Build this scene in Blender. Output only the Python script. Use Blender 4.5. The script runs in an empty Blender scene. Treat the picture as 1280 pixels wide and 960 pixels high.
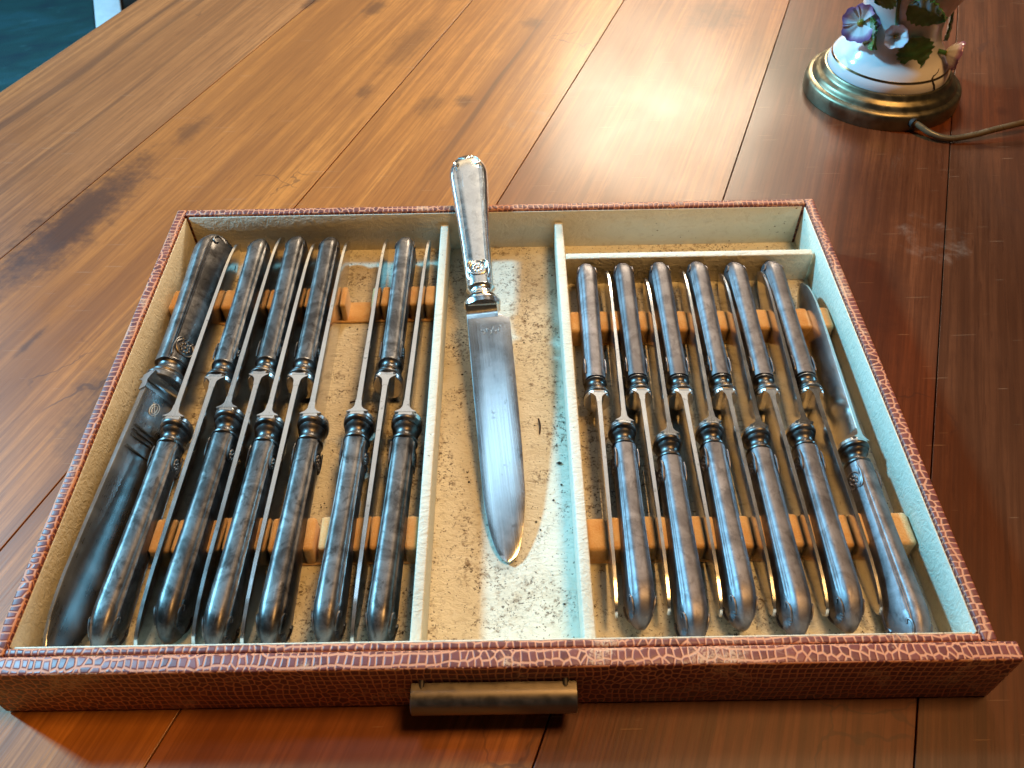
import bpy, bmesh, math, random
from mathutils import Vector, Matrix, noise as mnoise

random.seed(7)
SC = bpy.context.scene
COL = SC.collection

# ------------------------------------------------------------------ camera
PITCH, YAW, ROLL = 0.83863, -0.00682, -0.02231
Fv = Vector((math.sin(YAW) * math.cos(PITCH), math.cos(YAW) * math.cos(PITCH), -math.sin(PITCH)))
Rv = Vector((math.cos(YAW), -math.sin(YAW), 0.0))
Uv = Rv.cross(Fv)
R2 = Rv * math.cos(ROLL) + Uv * math.sin(ROLL)
U2 = -Rv * math.sin(ROLL) + Uv * math.cos(ROLL)
cam = bpy.data.cameras.new('camera')
camo = bpy.data.objects.new('camera', cam)
COL.objects.link(camo)
M4 = Matrix((R2, U2, -Fv)).transposed().to_4x4()
M4.translation = Vector((0.01004, -0.13203, 0.31481))
camo.matrix_world = M4
cam.sensor_fit = 'HORIZONTAL'
cam.sensor_width = 36.0
cam.lens = 1047.24 / 1280.0 * 36.0
cam.clip_start = 0.01
cam.clip_end = 60.0
cam.dof.use_dof = True
cam.dof.focus_distance = 0.40
cam.dof.aperture_fstop = 30.0
SC.camera = camo

# ------------------------------------------------------------------ world and lamps
world = bpy.data.worlds.new('World')
SC.world = world
world.use_nodes = True
bg = world.node_tree.nodes['Background']
bg.inputs['Color'].default_value = (1.0, 0.76, 0.52, 1)
bg.inputs['Strength'].default_value = 0.045


def area_light(name, loc, target, sx, sy, power, color):
    l = bpy.data.lights.new(name, 'AREA')
    l.shape = 'RECTANGLE'
    l.size, l.size_y = sx, sy
    l.energy = power
    l.color = color
    o = bpy.data.objects.new(name, l)
    COL.objects.link(o)
    o.location = loc
    d = Vector(target) - Vector(loc)
    o.rotation_euler = d.to_track_quat('-Z', 'Y').to_euler()
    return o


# daylight through the window on the left, high and slightly behind the tray
area_light('window_daylight', (-2.42, 1.22, 2.0), (0, 0.12, 0), 0.24, 0.30, 185.0, (0.20, 0.66, 1.0))
# lower, wider part of the window wall, dim blue sky
area_light('window_sky', (-2.3, 1.55, 0.80), (0, 0.15, 0), 1.1, 0.8, 22.0, (0.46, 0.76, 1.0))
# unseen cool panel added overhead to put a blue reflection on the middle blade
area_light('cool_reflection_panel', (-0.28, 0.84, 2.10), (0, 0.12, 0), 0.7, 0.28, 2.2, (0.42, 0.74, 1.0))
# warm chandelier behind the table: three bulbs inside a soft glow
area_light('chandelier_glow', (0.29, 1.33, 0.58), (0.05, 0.3, 0), 0.40, 0.22, 11.5, (1.0, 0.86, 0.64))
for bx_, by_, bz_ in ((0.19, 1.27, 0.55), (0.30, 1.30, 0.50), (0.38, 1.26, 0.60)):
    l = bpy.data.lights.new('chandelier_bulb', 'POINT')
    l.energy = 0.6
    l.shadow_soft_size = 0.03
    l.color = (1.0, 0.74, 0.44)
    o = bpy.data.objects.new('chandelier_bulb', l)
    COL.objects.link(o)
    o.location = (bx_, by_, bz_)
# warm lamp hanging above, a little to the right
area_light('ceiling_lamp', (0.48, 0.08, 1.50), (0, 0.12, 0), 0.36, 0.36, 17.0, (1.0, 0.54, 0.17))
# pale far wall and ceiling, lit by the rest of the room
area_light('far_wall_glow', (0.0, 1.9, 2.0), (0, 0.12, 0), 2.2, 1.0, 5.6, (1.0, 0.95, 0.86))
area_light('warm_glare_panel', (-0.45, 2.3, 1.05), (0, 0.3, 0), 1.9, 0.75, 6.0, (1.0, 0.78, 0.50))  # added unseen panel, spreads a broad warm glare over the table

SC.view_settings.view_transform = 'Standard'
SC.view_settings.look = 'None'
SC.view_settings.exposure = 0.0
SC.view_settings.gamma = 1.0
SC.view_settings.use_curve_mapping = False
SC.render.engine = 'CYCLES'
SC.cycles.use_denoising = True
SC.cycles.max_bounces = 8
SC.cycles.caustics_reflective = False
SC.cycles.caustics_refractive = False


# ------------------------------------------------------------------ node helpers
class NT:
    def __init__(self, name):
        self.m = bpy.data.materials.new(name)
        self.m.use_nodes = True
        self.t = self.m.node_tree
        self.t.nodes.clear()
        self.out = self.t.nodes.new('ShaderNodeOutputMaterial')
        self.p = self.t.nodes.new('ShaderNodeBsdfPrincipled')
        self.t.links.new(self.p.outputs[0], self.out.inputs[0])

    def n(self, kind, **kw):
        nd = self.t.nodes.new(kind)
        for k, v in kw.items():
            setattr(nd, k, v)
        return nd

    def link(self, a, b):
        self.t.links.new(a, b)

    def setin(self, sock, v):
        if hasattr(v, 'is_output'):
            self.link(v, sock)
        else:
            if isinstance(v, (tuple, list)) and len(v) == 3 and sock.type == 'RGBA':
                v = (*v, 1)
            sock.default_value = v

    def P(self, **kw):
        for k, v in kw.items():
            self.setin(self.p.inputs[k.replace('_', ' ')], v)

    def coord(self, which='Object'):
        return self.n('ShaderNodeTexCoord').outputs[which]

    def mapping(self, vec, loc=(0, 0, 0), rot=(0, 0, 0), scale=(1, 1, 1), kind='POINT'):
        m = self.n('ShaderNodeMapping', vector_type=kind)
        self.link(vec, m.inputs['Vector'])
        m.inputs['Location'].default_value = loc
        m.inputs['Rotation'].default_value = rot
        m.inputs['Scale'].default_value = scale
        return m.outputs[0]

    def noise(self, vec, scale, detail=3.0, rough=0.55, dist=0.0, out='Fac', dim='3D'):
        nd = self.n('ShaderNodeTexNoise', noise_dimensions=dim)
        self.link(vec, nd.inputs['Vector'])
        nd.inputs['Scale'].default_value = scale
        nd.inputs['Detail'].default_value = detail
        nd.inputs['Roughness'].default_value = rough
        nd.inputs['Distortion'].default_value = dist
        return nd.outputs[out]

    def voronoi(self, vec, scale, feature='F1', rand=1.0, dim='3D', out='Distance'):
        nd = self.n('ShaderNodeTexVoronoi', feature=feature, voronoi_dimensions=dim)
        self.link(vec, nd.inputs['Vector'])
        nd.inputs['Scale'].default_value = scale
        self.setin(nd.inputs['Randomness'], rand)
        return nd.outputs[out]

    def ramp(self, fac, stops, interp='LINEAR'):
        r = self.n('ShaderNodeValToRGB')
        r.color_ramp.interpolation = interp
        el = r.color_ramp.elements
        while len(el) > 1:
            el.remove(el[-1])
        for i, (pos, c) in enumerate(stops):
            e = el[0] if i == 0 else el.new(pos)
            e.position = pos
            e.color = (*c, 1) if isinstance(c, (tuple, list)) else (c, c, c, 1)
        self.link(fac, r.inputs[0])
        return r.outputs[0]

    def mr(self, v, a, b, c=0.0, d=1.0, smooth=True):
        m = self.n('ShaderNodeMapRange', interpolation_type='SMOOTHSTEP' if smooth else 'LINEAR')
        self.setin(m.inputs['Value'], v)
        m.inputs['From Min'].default_value = a
        m.inputs['From Max'].default_value = b
        m.inputs['To Min'].default_value = c
        m.inputs['To Max'].default_value = d
        return m.outputs[0]

    def math(self, op, a, b=0.0, c=None):
        m = self.n('ShaderNodeMath', operation=op)
        self.setin(m.inputs[0], a)
        self.setin(m.inputs[1], b)
        if c is not None:
            self.setin(m.inputs[2], c)
        return m.outputs[0]

    def mix(self, fac, a, b, mode='MIX'):
        m = self.n('ShaderNodeMix', data_type='RGBA', blend_type=mode)
        self.setin(m.inputs[0], fac)
        self.setin(m.inputs[6], a)
        self.setin(m.inputs[7], b)
        return m.outputs[2]

    def bump(self, h, strength=0.3, dist=0.001, normal=None):
        b = self.n('ShaderNodeBump')
        b.inputs['Strength'].default_value = strength
        b.inputs['Distance'].default_value = dist
        self.link(h, b.inputs['Height'])
        if normal is not None:
            self.link(normal, b.inputs['Normal'])
        return b.outputs[0]

    def vadd(self, a, b, op='ADD'):
        m = self.n('ShaderNodeVectorMath', operation=op)
        self.setin(m.inputs[0], a)
        self.setin(m.inputs[1], b)
        return m.outputs[0]

    def rand(self):
        return self.n('ShaderNodeObjectInfo').outputs['Random']

    def randvec(self, k):
        """vector offset that differs per object"""
        r = self.math('MULTIPLY', self.rand(), k)
        c = self.n('ShaderNodeCombineXYZ')
        self.link(r, c.inputs[0])
        self.link(self.math('MULTIPLY', r, 1.7), c.inputs[1])
        self.link(self.math('MULTIPLY', r, -2.3), c.inputs[2])
        return c.outputs[0]


GRAIN = math.atan(0.375)          # boards run along (sin, cos) of this angle


# ------------------------------------------------------------------ materials
def mat_table():
    T = NT('old_table_wood')
    oc = T.coord('Object')
    # rotate so that local Y runs along the boards
    g = T.mapping(oc, rot=(0, 0, GRAIN))
    gr = T.vadd(g, T.randvec(3.0))
    warp = T.noise(T.mapping(gr, scale=(6, 1.4, 1)), 2.2, 2, 0.5, 0.0, 'Color')
    wv = T.vadd(gr, T.vadd(T.vadd(warp, (-0.5, -0.5, -0.5)), (0.030, 0.030, 0), 'MULTIPLY'))
    fig = T.noise(T.mapping(wv, scale=(34, 1.5, 1)), 1.0, 5, 0.62)             # broad figure
    fib = T.noise(T.mapping(gr, scale=(600, 14, 1)), 1.0, 3, 0.6)             # fibres
    pore = T.noise(T.mapping(gr, scale=(900, 30, 1)), 1.0, 2, 0.6)
    blot = T.noise(gr, 5.5, 4, 0.6, 0.6)
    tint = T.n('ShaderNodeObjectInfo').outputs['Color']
    fib2 = T.noise(T.mapping(gr, scale=(230, 5, 1)), 1.0, 4, 0.62)
    v = T.ramp(fig, [(0.25, (0.42, 0.36, 0.33)), (0.42, (0.78, 0.74, 0.70)), (0.55, (1.0, 1.0, 1.0)), (0.75, (1.28, 1.36, 1.42))])
    v = T.mix(T.mr(fib2, 0.40, 0.60, 0.62, 0.0), v, (0.48, 0.42, 0.38))
    v = T.mix(T.mr(fib, 0.45, 0.66, 0.0, 0.50), v, (0.42, 0.36, 0.32))
    v = T.mix(T.mr(blot, 0.50, 0.74, 0.0, 0.45), v, (0.48, 0.40, 0.36))
    fleck = T.noise(T.mapping(gr, scale=(420, 38, 1)), 1.0, 3, 0.65)
    v = T.mix(T.mr(fleck, 0.56, 0.70, 0.0, 0.50), v, (0.40, 0.32, 0.28))
    v = T.mix(T.mr(T.noise(oc, 130, 5, 0.7), 0.35, 0.68, 0.0, 0.22), v, (0.55, 0.48, 0.44))
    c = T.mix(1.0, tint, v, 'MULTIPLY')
    # dark streak lines along the grain
    stre = T.noise(T.mapping(wv, scale=(75, 0.9, 1)), 1.0, 2, 0.5)
    c = T.mix(T.mr(stre, 0.62, 0.72, 0.0, 0.60), c, (0.060, 0.018, 0.008))
    # stains, knots and burns with shapes of their own
    edge = T.noise(oc, 60, 4, 0.65)
    fine = T.noise(oc, 220, 3, 0.65)
    spots = [  # x, y, half length along the grain, half width, strength
        (-0.262, 0.293, 0.075, 0.022, 0.85), (-0.190, 0.145, 0.035, 0.022, 0.55), (-0.0241, 0.4296, 0.009, 0.007, 0.6),
        (0.0285, 0.5514, 0.012, 0.009, 0.5), (-0.1035, 0.5839, 0.018, 0.009, 0.6), (-0.0985, 0.4437, 0.012, 0.006, 0.55),
        (0.1843, 0.5565, 0.03, 0.022, 0.5), (-0.049, 0.425, 0.018, 0.009, 0.4), (-0.160, 0.60, 0.018, 0.006, 0.8),
        (0.355, 0.40, 0.007, 0.005, 0.7), (-0.215, 0.395, 0.02, 0.009, 0.5), (-0.070, 0.52, 0.05, 0.014, 0.35),
        (0.205, 0.215, 0.05, 0.02, 0.5), (0.235, 0.30, 0.05, 0.02, 0.35), (-0.2495, 0.1875, 0.012, 0.003, 0.6)]
    for (x, y, a, b, s) in spots:
        m = T.n('ShaderNodeMapping', vector_type='TEXTURE')
        T.link(oc, m.inputs['Vector'])
        m.inputs['Location'].default_value = (x, y, 0)
        m.inputs['Rotation'].default_value = (0, 0, -GRAIN)
        m.inputs['Scale'].default_value = (b, a, 1)
        ln = T.n('ShaderNodeVectorMath', operation='LENGTH')
        T.link(m.outputs[0], ln.inputs[0])
        d = T.math('ADD', ln.outputs['Value'], T.math('MULTIPLY', T.math('SUBTRACT', edge, 0.5), 1.5))
        d = T.math('ADD', d, T.math('MULTIPLY', T.math('SUBTRACT', fine, 0.5), 0.7))
        c = T.mix(T.mr(d, 0.30, 1.30, s, 0.0), c, (0.045, 0.010, 0.004))
    # fine squiggles of old ink or worm tracks
    sq = T.voronoi(T.vadd(oc, T.vadd(T.noise(oc, 40, 3, 0.6, 0, 'Color'), (0.03, 0.03, 0), 'MULTIPLY')), 22, 'DISTANCE_TO_EDGE')
    sqm = T.math('MULTIPLY', T.mr(sq, 0.006, 0.016, 1.0, 0.0), T.mr(T.noise(oc, 11, 2, 0.5), 0.60, 0.66))
    c = T.mix(T.math('MULTIPLY', sqm, 0.5), c, (0.050, 0.016, 0.010))
    smear0 = T.noise(oc, 75, 4, 0.65, 0.6)
    # pale scuffs left by wet glasses
    for (x, y, rr_, s_) in ((0.257, 0.262, 0.020, 0.26), (0.020, 0.402, 0.016, 0.22), (-0.185, 0.240, 0.010, 0.25)):
        m = T.n('ShaderNodeMapping', vector_type='TEXTURE')
        T.link(oc, m.inputs['Vector'])
        m.inputs['Location'].default_value = (x, y, 0)
        m.inputs['Scale'].default_value = (rr_, rr_, 1)
        ln = T.n('ShaderNodeVectorMath', operation='LENGTH')
        T.link(m.outputs[0], ln.inputs[0])
        d = T.math('ADD', ln.outputs['Value'], T.math('MULTIPLY', T.math('SUBTRACT', edge, 0.5), 1.2))
        ring = T.math('MULTIPLY', T.mr(d, 0.25, 0.85), T.mr(d, 0.85, 1.15, 1.0, 0.0))
        c = T.mix(T.math('MULTIPLY', T.math('MULTIPLY', ring, T.mr(fine, 0.2, 0.75)), T.math('MULTIPLY', T.mr(smear0, 0.40, 0.62), s_)), c, (0.42, 0.30, 0.22))
    # pale scratches in several directions
    smask = None
    for k, (rot, sc, th) in enumerate(((0.5, (30, 600, 1), 0.76), (-0.9, (24, 520, 1), 0.765), (1.9, (36, 700, 1), 0.765))):
        s = T.noise(T.mapping(oc, loc=(k * 3.1, k, 0), rot=(0, 0, rot), scale=sc), 1.0, 1, 0.4)
        s = T.mr(s, th, th + 0.02)
        smask = s if smask is None else T.math('MAXIMUM', smask, s)
    c = T.mix(T.math('MULTIPLY', smask, 0.22), c, (0.50, 0.30, 0.17))
    smear = T.noise(oc, 9, 5, 0.65, 0.8)
    T.P(Base_Color=c)
    rr = T.math('ADD', T.mr(smear, 0.3, 0.75, 0.34, 0.45, False), T.math('MULTIPLY', fib, 0.06))
    T.P(Roughness=T.math('ADD', rr, T.math('MULTIPLY', smask, 0.12)))
    T.P(Specular_IOR_Level=0.29, Coat_Weight=0.12, Coat_Roughness=0.18)
    h = T.math('ADD', T.math('MULTIPLY', pore, 0.5), T.math('MULTIPLY', fig, 0.06))
    h = T.math('SUBTRACT', h, T.math('MULTIPLY', smask, 0.5))
    T.P(Normal=T.bump(h, 0.16, 0.0006))
    return T.m


def mat_leather():
    T = NT('crocodile_embossed_leather')
    uv = T.coord('UV')
    w = T.noise(uv, 60, 2, 0.5, 0, 'Color')
    v = T.vadd(uv, T.vadd(T.vadd(w, (-0.5, -0.5, -0.5)), (0.0042, 0.0030, 0), 'MULTIPLY'))
    reg = T.noise(uv, 26, 1, 0.4)
    rnd = T.mr(reg, 0.40, 0.62, 0.12, 0.75)
    vs = T.mapping(v, scale=(1.15, 0.80, 1))
    e = T.voronoi(vs, 312, 'DISTANCE_TO_EDGE', rnd, '2D')
    idc = T.voronoi(vs, 312, 'F1', rnd, '2D', 'Color')
    cell = T.mr(e, 0.055, 0.15)
    sep = T.n('ShaderNodeSeparateColor')
    T.link(idc, sep.inputs[0])
    tone = T.mix(sep.outputs[0], (0.120, 0.032, 0.031), (0.225, 0.062, 0.052))
    fine = T.noise(uv, 900, 3, 0.6)
    tone = T.mix(T.mr(fine, 0.4, 0.7, 0.0, 0.35), tone, (0.22, 0.07, 0.06))
    groove = T.mix(T.noise(uv, 45, 2, 0.5), (0.56, 0.20, 0.095), (0.70, 0.32, 0.19))
    c = T.mix(cell, groove, tone)
    # worn places where the dye is rubbed off
    wn = T.noise(uv, 38, 5, 0.7, 0.5)
    wear = T.mr(wn, 0.56, 0.66, 0.0, 0.85)
    c = T.mix(T.math('MULTIPLY', wear, T.mr(fine, 0.35, 0.6)), c, (0.62, 0.36, 0.22))
    T.P(Base_Color=c, Roughness=T.mr(cell, 0, 1, 0.55, 0.40), Specular_IOR_Level=0.4)
    h = T.math('ADD', T.mr(e, 0.03, 0.24), T.math('MULTIPLY', fine, 0.12))
    T.P(Normal=T.bump(h, 0.45, 0.00028))
    return T.m


def lining_common(T, oc):
    w = T.noise(oc, 55, 3, 0.55, 0, 'Color')
    v = T.vadd(oc, T.vadd(w, (0.012, 0.012, 0.012), 'MULTIPLY'))
    wr = T.noise(T.mapping(v, rot=(0.3, 0.4, 0.7), scale=(1, 2.6, 1.6)), 210, 3, 0.55, 0.6)
    fine = T.noise(oc, 1100, 2, 0.6)
    c = T.ramp(T.noise(oc, 14, 4, 0.6), [(0.3, (0.65, 0.595, 0.46)), (0.7, (0.78, 0.735, 0.615))])
    c = T.mix(T.mr(wr, 0.32, 0.48, 0.18, 0.0), c, (0.42, 0.31, 0.18))
    return c, wr, fine


def mat_lining():
    T = NT('cream_grained_paper')
    oc = T.coord('Object')
    c, wr, fine = lining_common(T, oc)
    sp = T.noise(oc, 420, 2, 0.5)
    c = T.mix(T.math('MULTIPLY', T.mr(sp, 0.70, 0.74), T.mr(T.noise(oc, 30, 2, 0.5), 0.5, 0.62)), c, (0.16, 0.10, 0.055))
    T.P(Base_Color=c, Roughness=0.62, Specular_IOR_Level=0.3)
    T.P(Normal=T.bump(T.math('ADD', wr, T.math('MULTIPLY', fine, 0.25)), 0.60, 0.0011))
    return T.m


def mat_floor_lining():
    T = NT('stained_cream_paper')
    oc = T.coord('Object')
    c, wr, fine = lining_common(T, oc)
    big = T.noise(oc, 26, 4, 0.65, 0.4)
    c = T.mix(T.mr(big, 0.48, 0.72, 0.0, 0.40), c, (0.40, 0.28, 0.14))
    clus = T.mr(T.noise(oc, 30, 4, 0.65, 0.6), 0.43, 0.60)
    s1 = T.mr(T.noise(oc, 900, 2, 0.55), 0.58, 0.64)
    s2 = T.mr(T.noise(oc, 300, 5, 0.7, 0.3), 0.50, 0.66)
    s3 = T.mr(T.noise(T.mapping(oc, loc=(0.3, 0.1, 0)), 900, 1, 0.5), 0.685, 0.72)
    c = T.mix(T.math('MULTIPLY', T.math('MULTIPLY', s2, clus), 0.80), c, (0.170, 0.100, 0.048))
    c = T.mix(T.math('MULTIPLY', T.math('MULTIPLY', s1, clus), 0.85), c, (0.075, 0.045, 0.025))
    c = T.mix(T.math('MULTIPLY', s3, 0.75), c, (0.090, 0.055, 0.030))
    T.P(Base_Color=c, Roughness=0.7, Specular_IOR_Level=0.25)
    T.P(Normal=T.bump(T.math('ADD', wr, T.math('MULTIPLY', fine, 0.3)), 0.60, 0.0011))
    return T.m


def mat_felt():
    T = NT('ochre_felt')
    oc = T.coord('Object')
    n1 = T.noise(oc, 1500, 3, 0.7)
    n2 = T.noise(T.vadd(oc, T.randvec(1.0)), 120, 3, 0.6)
    c = T.mix(T.mr(n2, 0.3, 0.7), (0.66, 0.33, 0.105), (0.74, 0.46, 0.20))
    c = T.mix(T.mr(n1, 0.4, 0.7, 0.0, 0.45), c, (0.80, 0.58, 0.33))
    T.P(Base_Color=c, Roughness=0.95, Specular_IOR_Level=0.1, Sheen_Weight=0.35, Sheen_Roughness=0.5)
    T.P(Normal=T.bump(n1, 0.55, 0.0006))
    return T.m


def mat_silver(name, lo, hi, dark, r0, r1, blot=0.5, per_obj=True):
    T = NT(name)
    oc = T.coord('Object')
    v = T.vadd(oc, T.randvec(0.7)) if per_obj else oc
    n1 = T.noise(v, 95, 5, 0.65, 0.8)
    n2 = T.noise(v, 420, 4, 0.65)
    n3 = T.noise(T.mapping(v, scale=(0.7, 1, 1)), 210, 4, 0.65, 0.6)
    c = T.mix(T.mr(n1, 0.32, 0.68), lo, hi)
    c = T.mix(T.mr(n3, 0.50, 0.68, 0.0, blot), c, dark)
    c = T.mix(T.mr(n2, 0.58, 0.70, 0.0, 0.35 * blot + 0.05), c, dark)
    c = T.mix(T.math('MULTIPLY', T.rand(), 0.38 if per_obj else 0.0), c, dark)
    scr = T.mr(T.noise(T.mapping(v, rot=(0.2, 0.5, 0.35), scale=(60, 900, 900)), 1.0, 1, 0.4), 0.70, 0.73)
    T.P(Base_Color=c, Metallic=1.0)
    rg = T.mr(n1, 0.25, 0.75, r0, r1, False)
    T.P(Roughness=T.math('ADD', rg, T.math('ADD', T.math('MULTIPLY', n2, 0.10), T.math('MULTIPLY', scr, 0.1))))
    T.P(Normal=T.bump(T.math('ADD', n2, T.math('MULTIPLY', scr, 0.6)), 0.10, 0.0003))
    return T.m


def mat_steel(name, base, tint, r0, r1, brushed=0.12, axis='X'):
    T = NT(name)
    oc = T.coord('Object')
    v = T.vadd(oc, T.randvec(0.5))
    br = T.noise(T.mapping(v, scale=(12, 1400, 1400)), 1.0, 3, 0.6)
    cl = T.noise(v, 60, 4, 0.6, 0.5)
    st = T.noise(v, 330, 3, 0.6)
    c = T.mix(T.mr(cl, 0.35, 0.7), base, tint)
    c = T.mix(T.mr(st, 0.63, 0.72, 0, 0.35), c, (0.10, 0.085, 0.075))
    T.P(Base_Color=c, Metallic=1.0)
    T.P(Roughness=T.math('ADD', T.mr(cl, 0.3, 0.7, r0, r1, False), T.math('MULTIPLY', br, brushed)))
    T.P(Normal=T.bump(br, 0.10, 0.0002))
    return T.m


def mat_plain(name, col, rough=0.5, metal=0.0, spec=0.5, coat=0.0, var=0.15, scale=120, bump=0.1, tint=None):
    T = NT(name)
    oc = T.coord('Object')
    n = T.noise(oc, scale, 4, 0.6, 0.4)
    dk = tuple(x * (1 - var * 2) for x in col)
    c = T.mix(T.mr(n, 0.3, 0.7), dk, col if tint is None else tint)
    T.P(Base_Color=c, Roughness=T.mr(n, 0.3, 0.7, max(0.03, rough - 0.08), rough + 0.08), Metallic=metal,
        Specular_IOR_Level=spec, Coat_Weight=coat, Coat_Roughness=0.06)
    if bump:
        T.P(Normal=T.bump(n, bump, 0.0006))
    return T.m


def mat_petal():
    T = NT('painted_petal')
    oc = T.coord('Object')
    ln = T.n('ShaderNodeVectorMath', operation='LENGTH')
    T.link(oc, ln.inputs[0])
    streak = T.noise(oc, 500, 2, 0.6)
    d = T.math('ADD', ln.outputs['Value'], T.math('MULTIPLY', T.math('SUBTRACT', streak, 0.5), 0.0018))
    c = T.ramp(T.mr(d, 0.0, 0.0128), [(0.0, (0.75, 0.70, 0.55)), (0.18, (0.80, 0.76, 0.76)), (0.74, (0.78, 0.73, 0.77)),
                                      (0.90, (0.52, 0.33, 0.50)), (1.0, (0.30, 0.13, 0.31))])
    T.P(Base_Color=c, Roughness=0.12, Coat_Weight=0.8, Coat_Roughness=0.05)
    return T.m


def mat_leaf():
    T = NT('painted_leaf')
    oc = T.coord('Object')
    n = T.noise(oc, 160, 3, 0.6)
    c = T.ramp(T.math('ADD', T.math('MULTIPLY', n, 0.7), T.math('MULTIPLY', T.rand(), 0.3)),
               [(0.25, (0.030, 0.085, 0.030)), (0.55, (0.060, 0.190, 0.045)), (0.8, (0.125, 0.240, 0.070))])
    T.P(Base_Color=c, Roughness=0.15, Coat_Weight=0.8, Coat_Roughness=0.06)
    return T.m


def mat_rug():
    T = NT('teal_mottled_weave')
    oc = T.coord('Object')
    n = T.noise(T.mapping(oc, rot=(0, 0, 0.3), scale=(1, 2.4, 1)), 5.0, 4, 0.6, 0.6)
    n2 = T.noise(T.mapping(oc, scale=(1, 2, 1)), 14, 3, 0.6)
    c = T.ramp(n, [(0.3, (0.004, 0.028, 0.044)), (0.5, (0.006, 0.052, 0.056)), (0.66, (0.010, 0.070, 0.088)), (0.8, (0.04, 0.12, 0.13))])
    c = T.mix(T.mr(n2, 0.60, 0.74, 0, 0.4), c, (0.05, 0.15, 0.17))
    T.P(Base_Color=c, Roughness=0.8)
    T.P(Normal=T.bump(T.noise(oc, 300, 2, 0.6), 0.4, 0.003))
    return T.m


M = dict(
    table=mat_table(), leather=mat_leather(), lining=mat_lining(), floor_lining=mat_floor_lining(), felt=mat_felt(),
    tarnish=mat_silver('tarnished_silver', (0.100, 0.091, 0.087), (0.245, 0.226, 0.218), (0.032, 0.024, 0.020), 0.27, 0.42, 0.65),
    dessert=mat_silver('dull_grey_silver', (0.165, 0.150, 0.156), (0.300, 0.278, 0.288), (0.080, 0.066, 0.064), 0.40, 0.50, 0.50),
    polished=mat_silver('polished_silver', (0.74, 0.73, 0.72), (0.86, 0.85, 0.83), (0.40, 0.38, 0.36), 0.10, 0.20, 0.30, False),
    dark_silver=mat_silver('dark_ferrule_silver', (0.09, 0.078, 0.078), (0.20, 0.18, 0.175), (0.045, 0.035, 0.035), 0.15, 0.30, 0.6),
    steel=mat_steel('blade_steel', (0.68, 0.665, 0.65), (0.78, 0.765, 0.745), 0.15, 0.22, 0.08),
    bright_steel=mat_steel('brushed_bright_steel', (0.60, 0.595, 0.59), (0.70, 0.695, 0.69), 0.09, 0.15, 0.16),
    carve_steel=mat_steel('dark_blade_steel', (0.30, 0.305, 0.31), (0.40, 0.405, 0.41), 0.20, 0.28, 0.12),
    brass=mat_plain('aged_brass', (0.27, 0.23, 0.15), 0.40, 1.0, var=0.18, scale=90, bump=0.06),
    bronze=mat_plain('brown_bronze', (0.23, 0.195, 0.165), 0.42, 1.0, var=0.06, scale=220, bump=0.03),
    gilt=mat_plain('gilt_line', (0.50, 0.33, 0.16), 0.2, 1.0, var=0.1, bump=0),
    ceramic=mat_plain('white_glazed_ceramic', (0.80, 0.755, 0.765), 0.14, 0.0, 0.5, 0.6, var=0.02, scale=40, bump=0.02),
    crack=mat_plain('dark_crack', (0.03, 0.022, 0.018), 0.7, var=0.2),
    cord=mat_plain('brown_plastic_cord', (0.13, 0.085, 0.045), 0.3, 0.0, 0.5, 0.2, var=0.1, bump=0.05),
    pistil=mat_plain('yellow_pistil', (0.38, 0.24, 0.02), 0.25, 0.0, 0.5, 0.5, var=0.2, scale=600),
    petal=mat_petal(), leaf=mat_leaf(), rug=mat_rug(),
    rug_border=mat_plain('white_border_weave', (0.72, 0.74, 0.78), 0.85, var=0.05, scale=30),
    dark_floor=mat_plain('dark_floor', (0.022, 0.020, 0.018), 0.5, var=0.3, scale=12),
    crumb=mat_plain('dry_dirt', (0.060, 0.036, 0.020), 0.9, var=0.35, scale=300),
    twig=mat_plain('dry_stem', (0.085, 0.040, 0.018), 0.8, var=0.3, scale=300),
    etch=mat_plain('pale_etching', (0.62, 0.62, 0.60), 0.5, 0.6, var=0.05, bump=0),
)


# ------------------------------------------------------------------ object helpers
def empty(name, loc=(0, 0, 0), label=None, cat=None, group=None):
    o = bpy.data.objects.new(name, None)
    o.empty_display_size = 0.02
    COL.objects.link(o)
    o.location = loc
    tag(o, label, cat, group)
    return o


def tag(o, label=None, cat=None, group=None, kind=None):
    if label:
        o['label'] = label
    if cat:
        o['category'] = cat
    if group:
        o['group'] = group
    if kind:
        o['kind'] = kind
    return o


def mesh_obj(name, me, mat, parent=None, smooth=None):
    if mat is not None and not me.materials:
        me.materials.append(M[mat] if isinstance(mat, str) else mat)
    if smooth is not None:
        for f in me.polygons:
            f.use_smooth = True
        me.set_sharp_from_angle(angle=math.radians(smooth))
    o = bpy.data.objects.new(name, me)
    COL.objects.link(o)
    if parent is not None:
        o.parent = parent
    return o


def box_uv(bm):
    uvl = bm.loops.layers.uv.verify()
    for f in bm.faces:
        n = f.normal
        ax = max(range(3), key=lambda i: abs(n[i]))
        for lp in f.loops:
            c = lp.vert.co
            if ax == 2:
                uv = (c.x, c.y)
            elif ax == 1:
                uv = (c.x, c.z + 0.31)
            else:
                uv = (c.z + 0.57, c.y)
            lp[uvl].uv = uv


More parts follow.
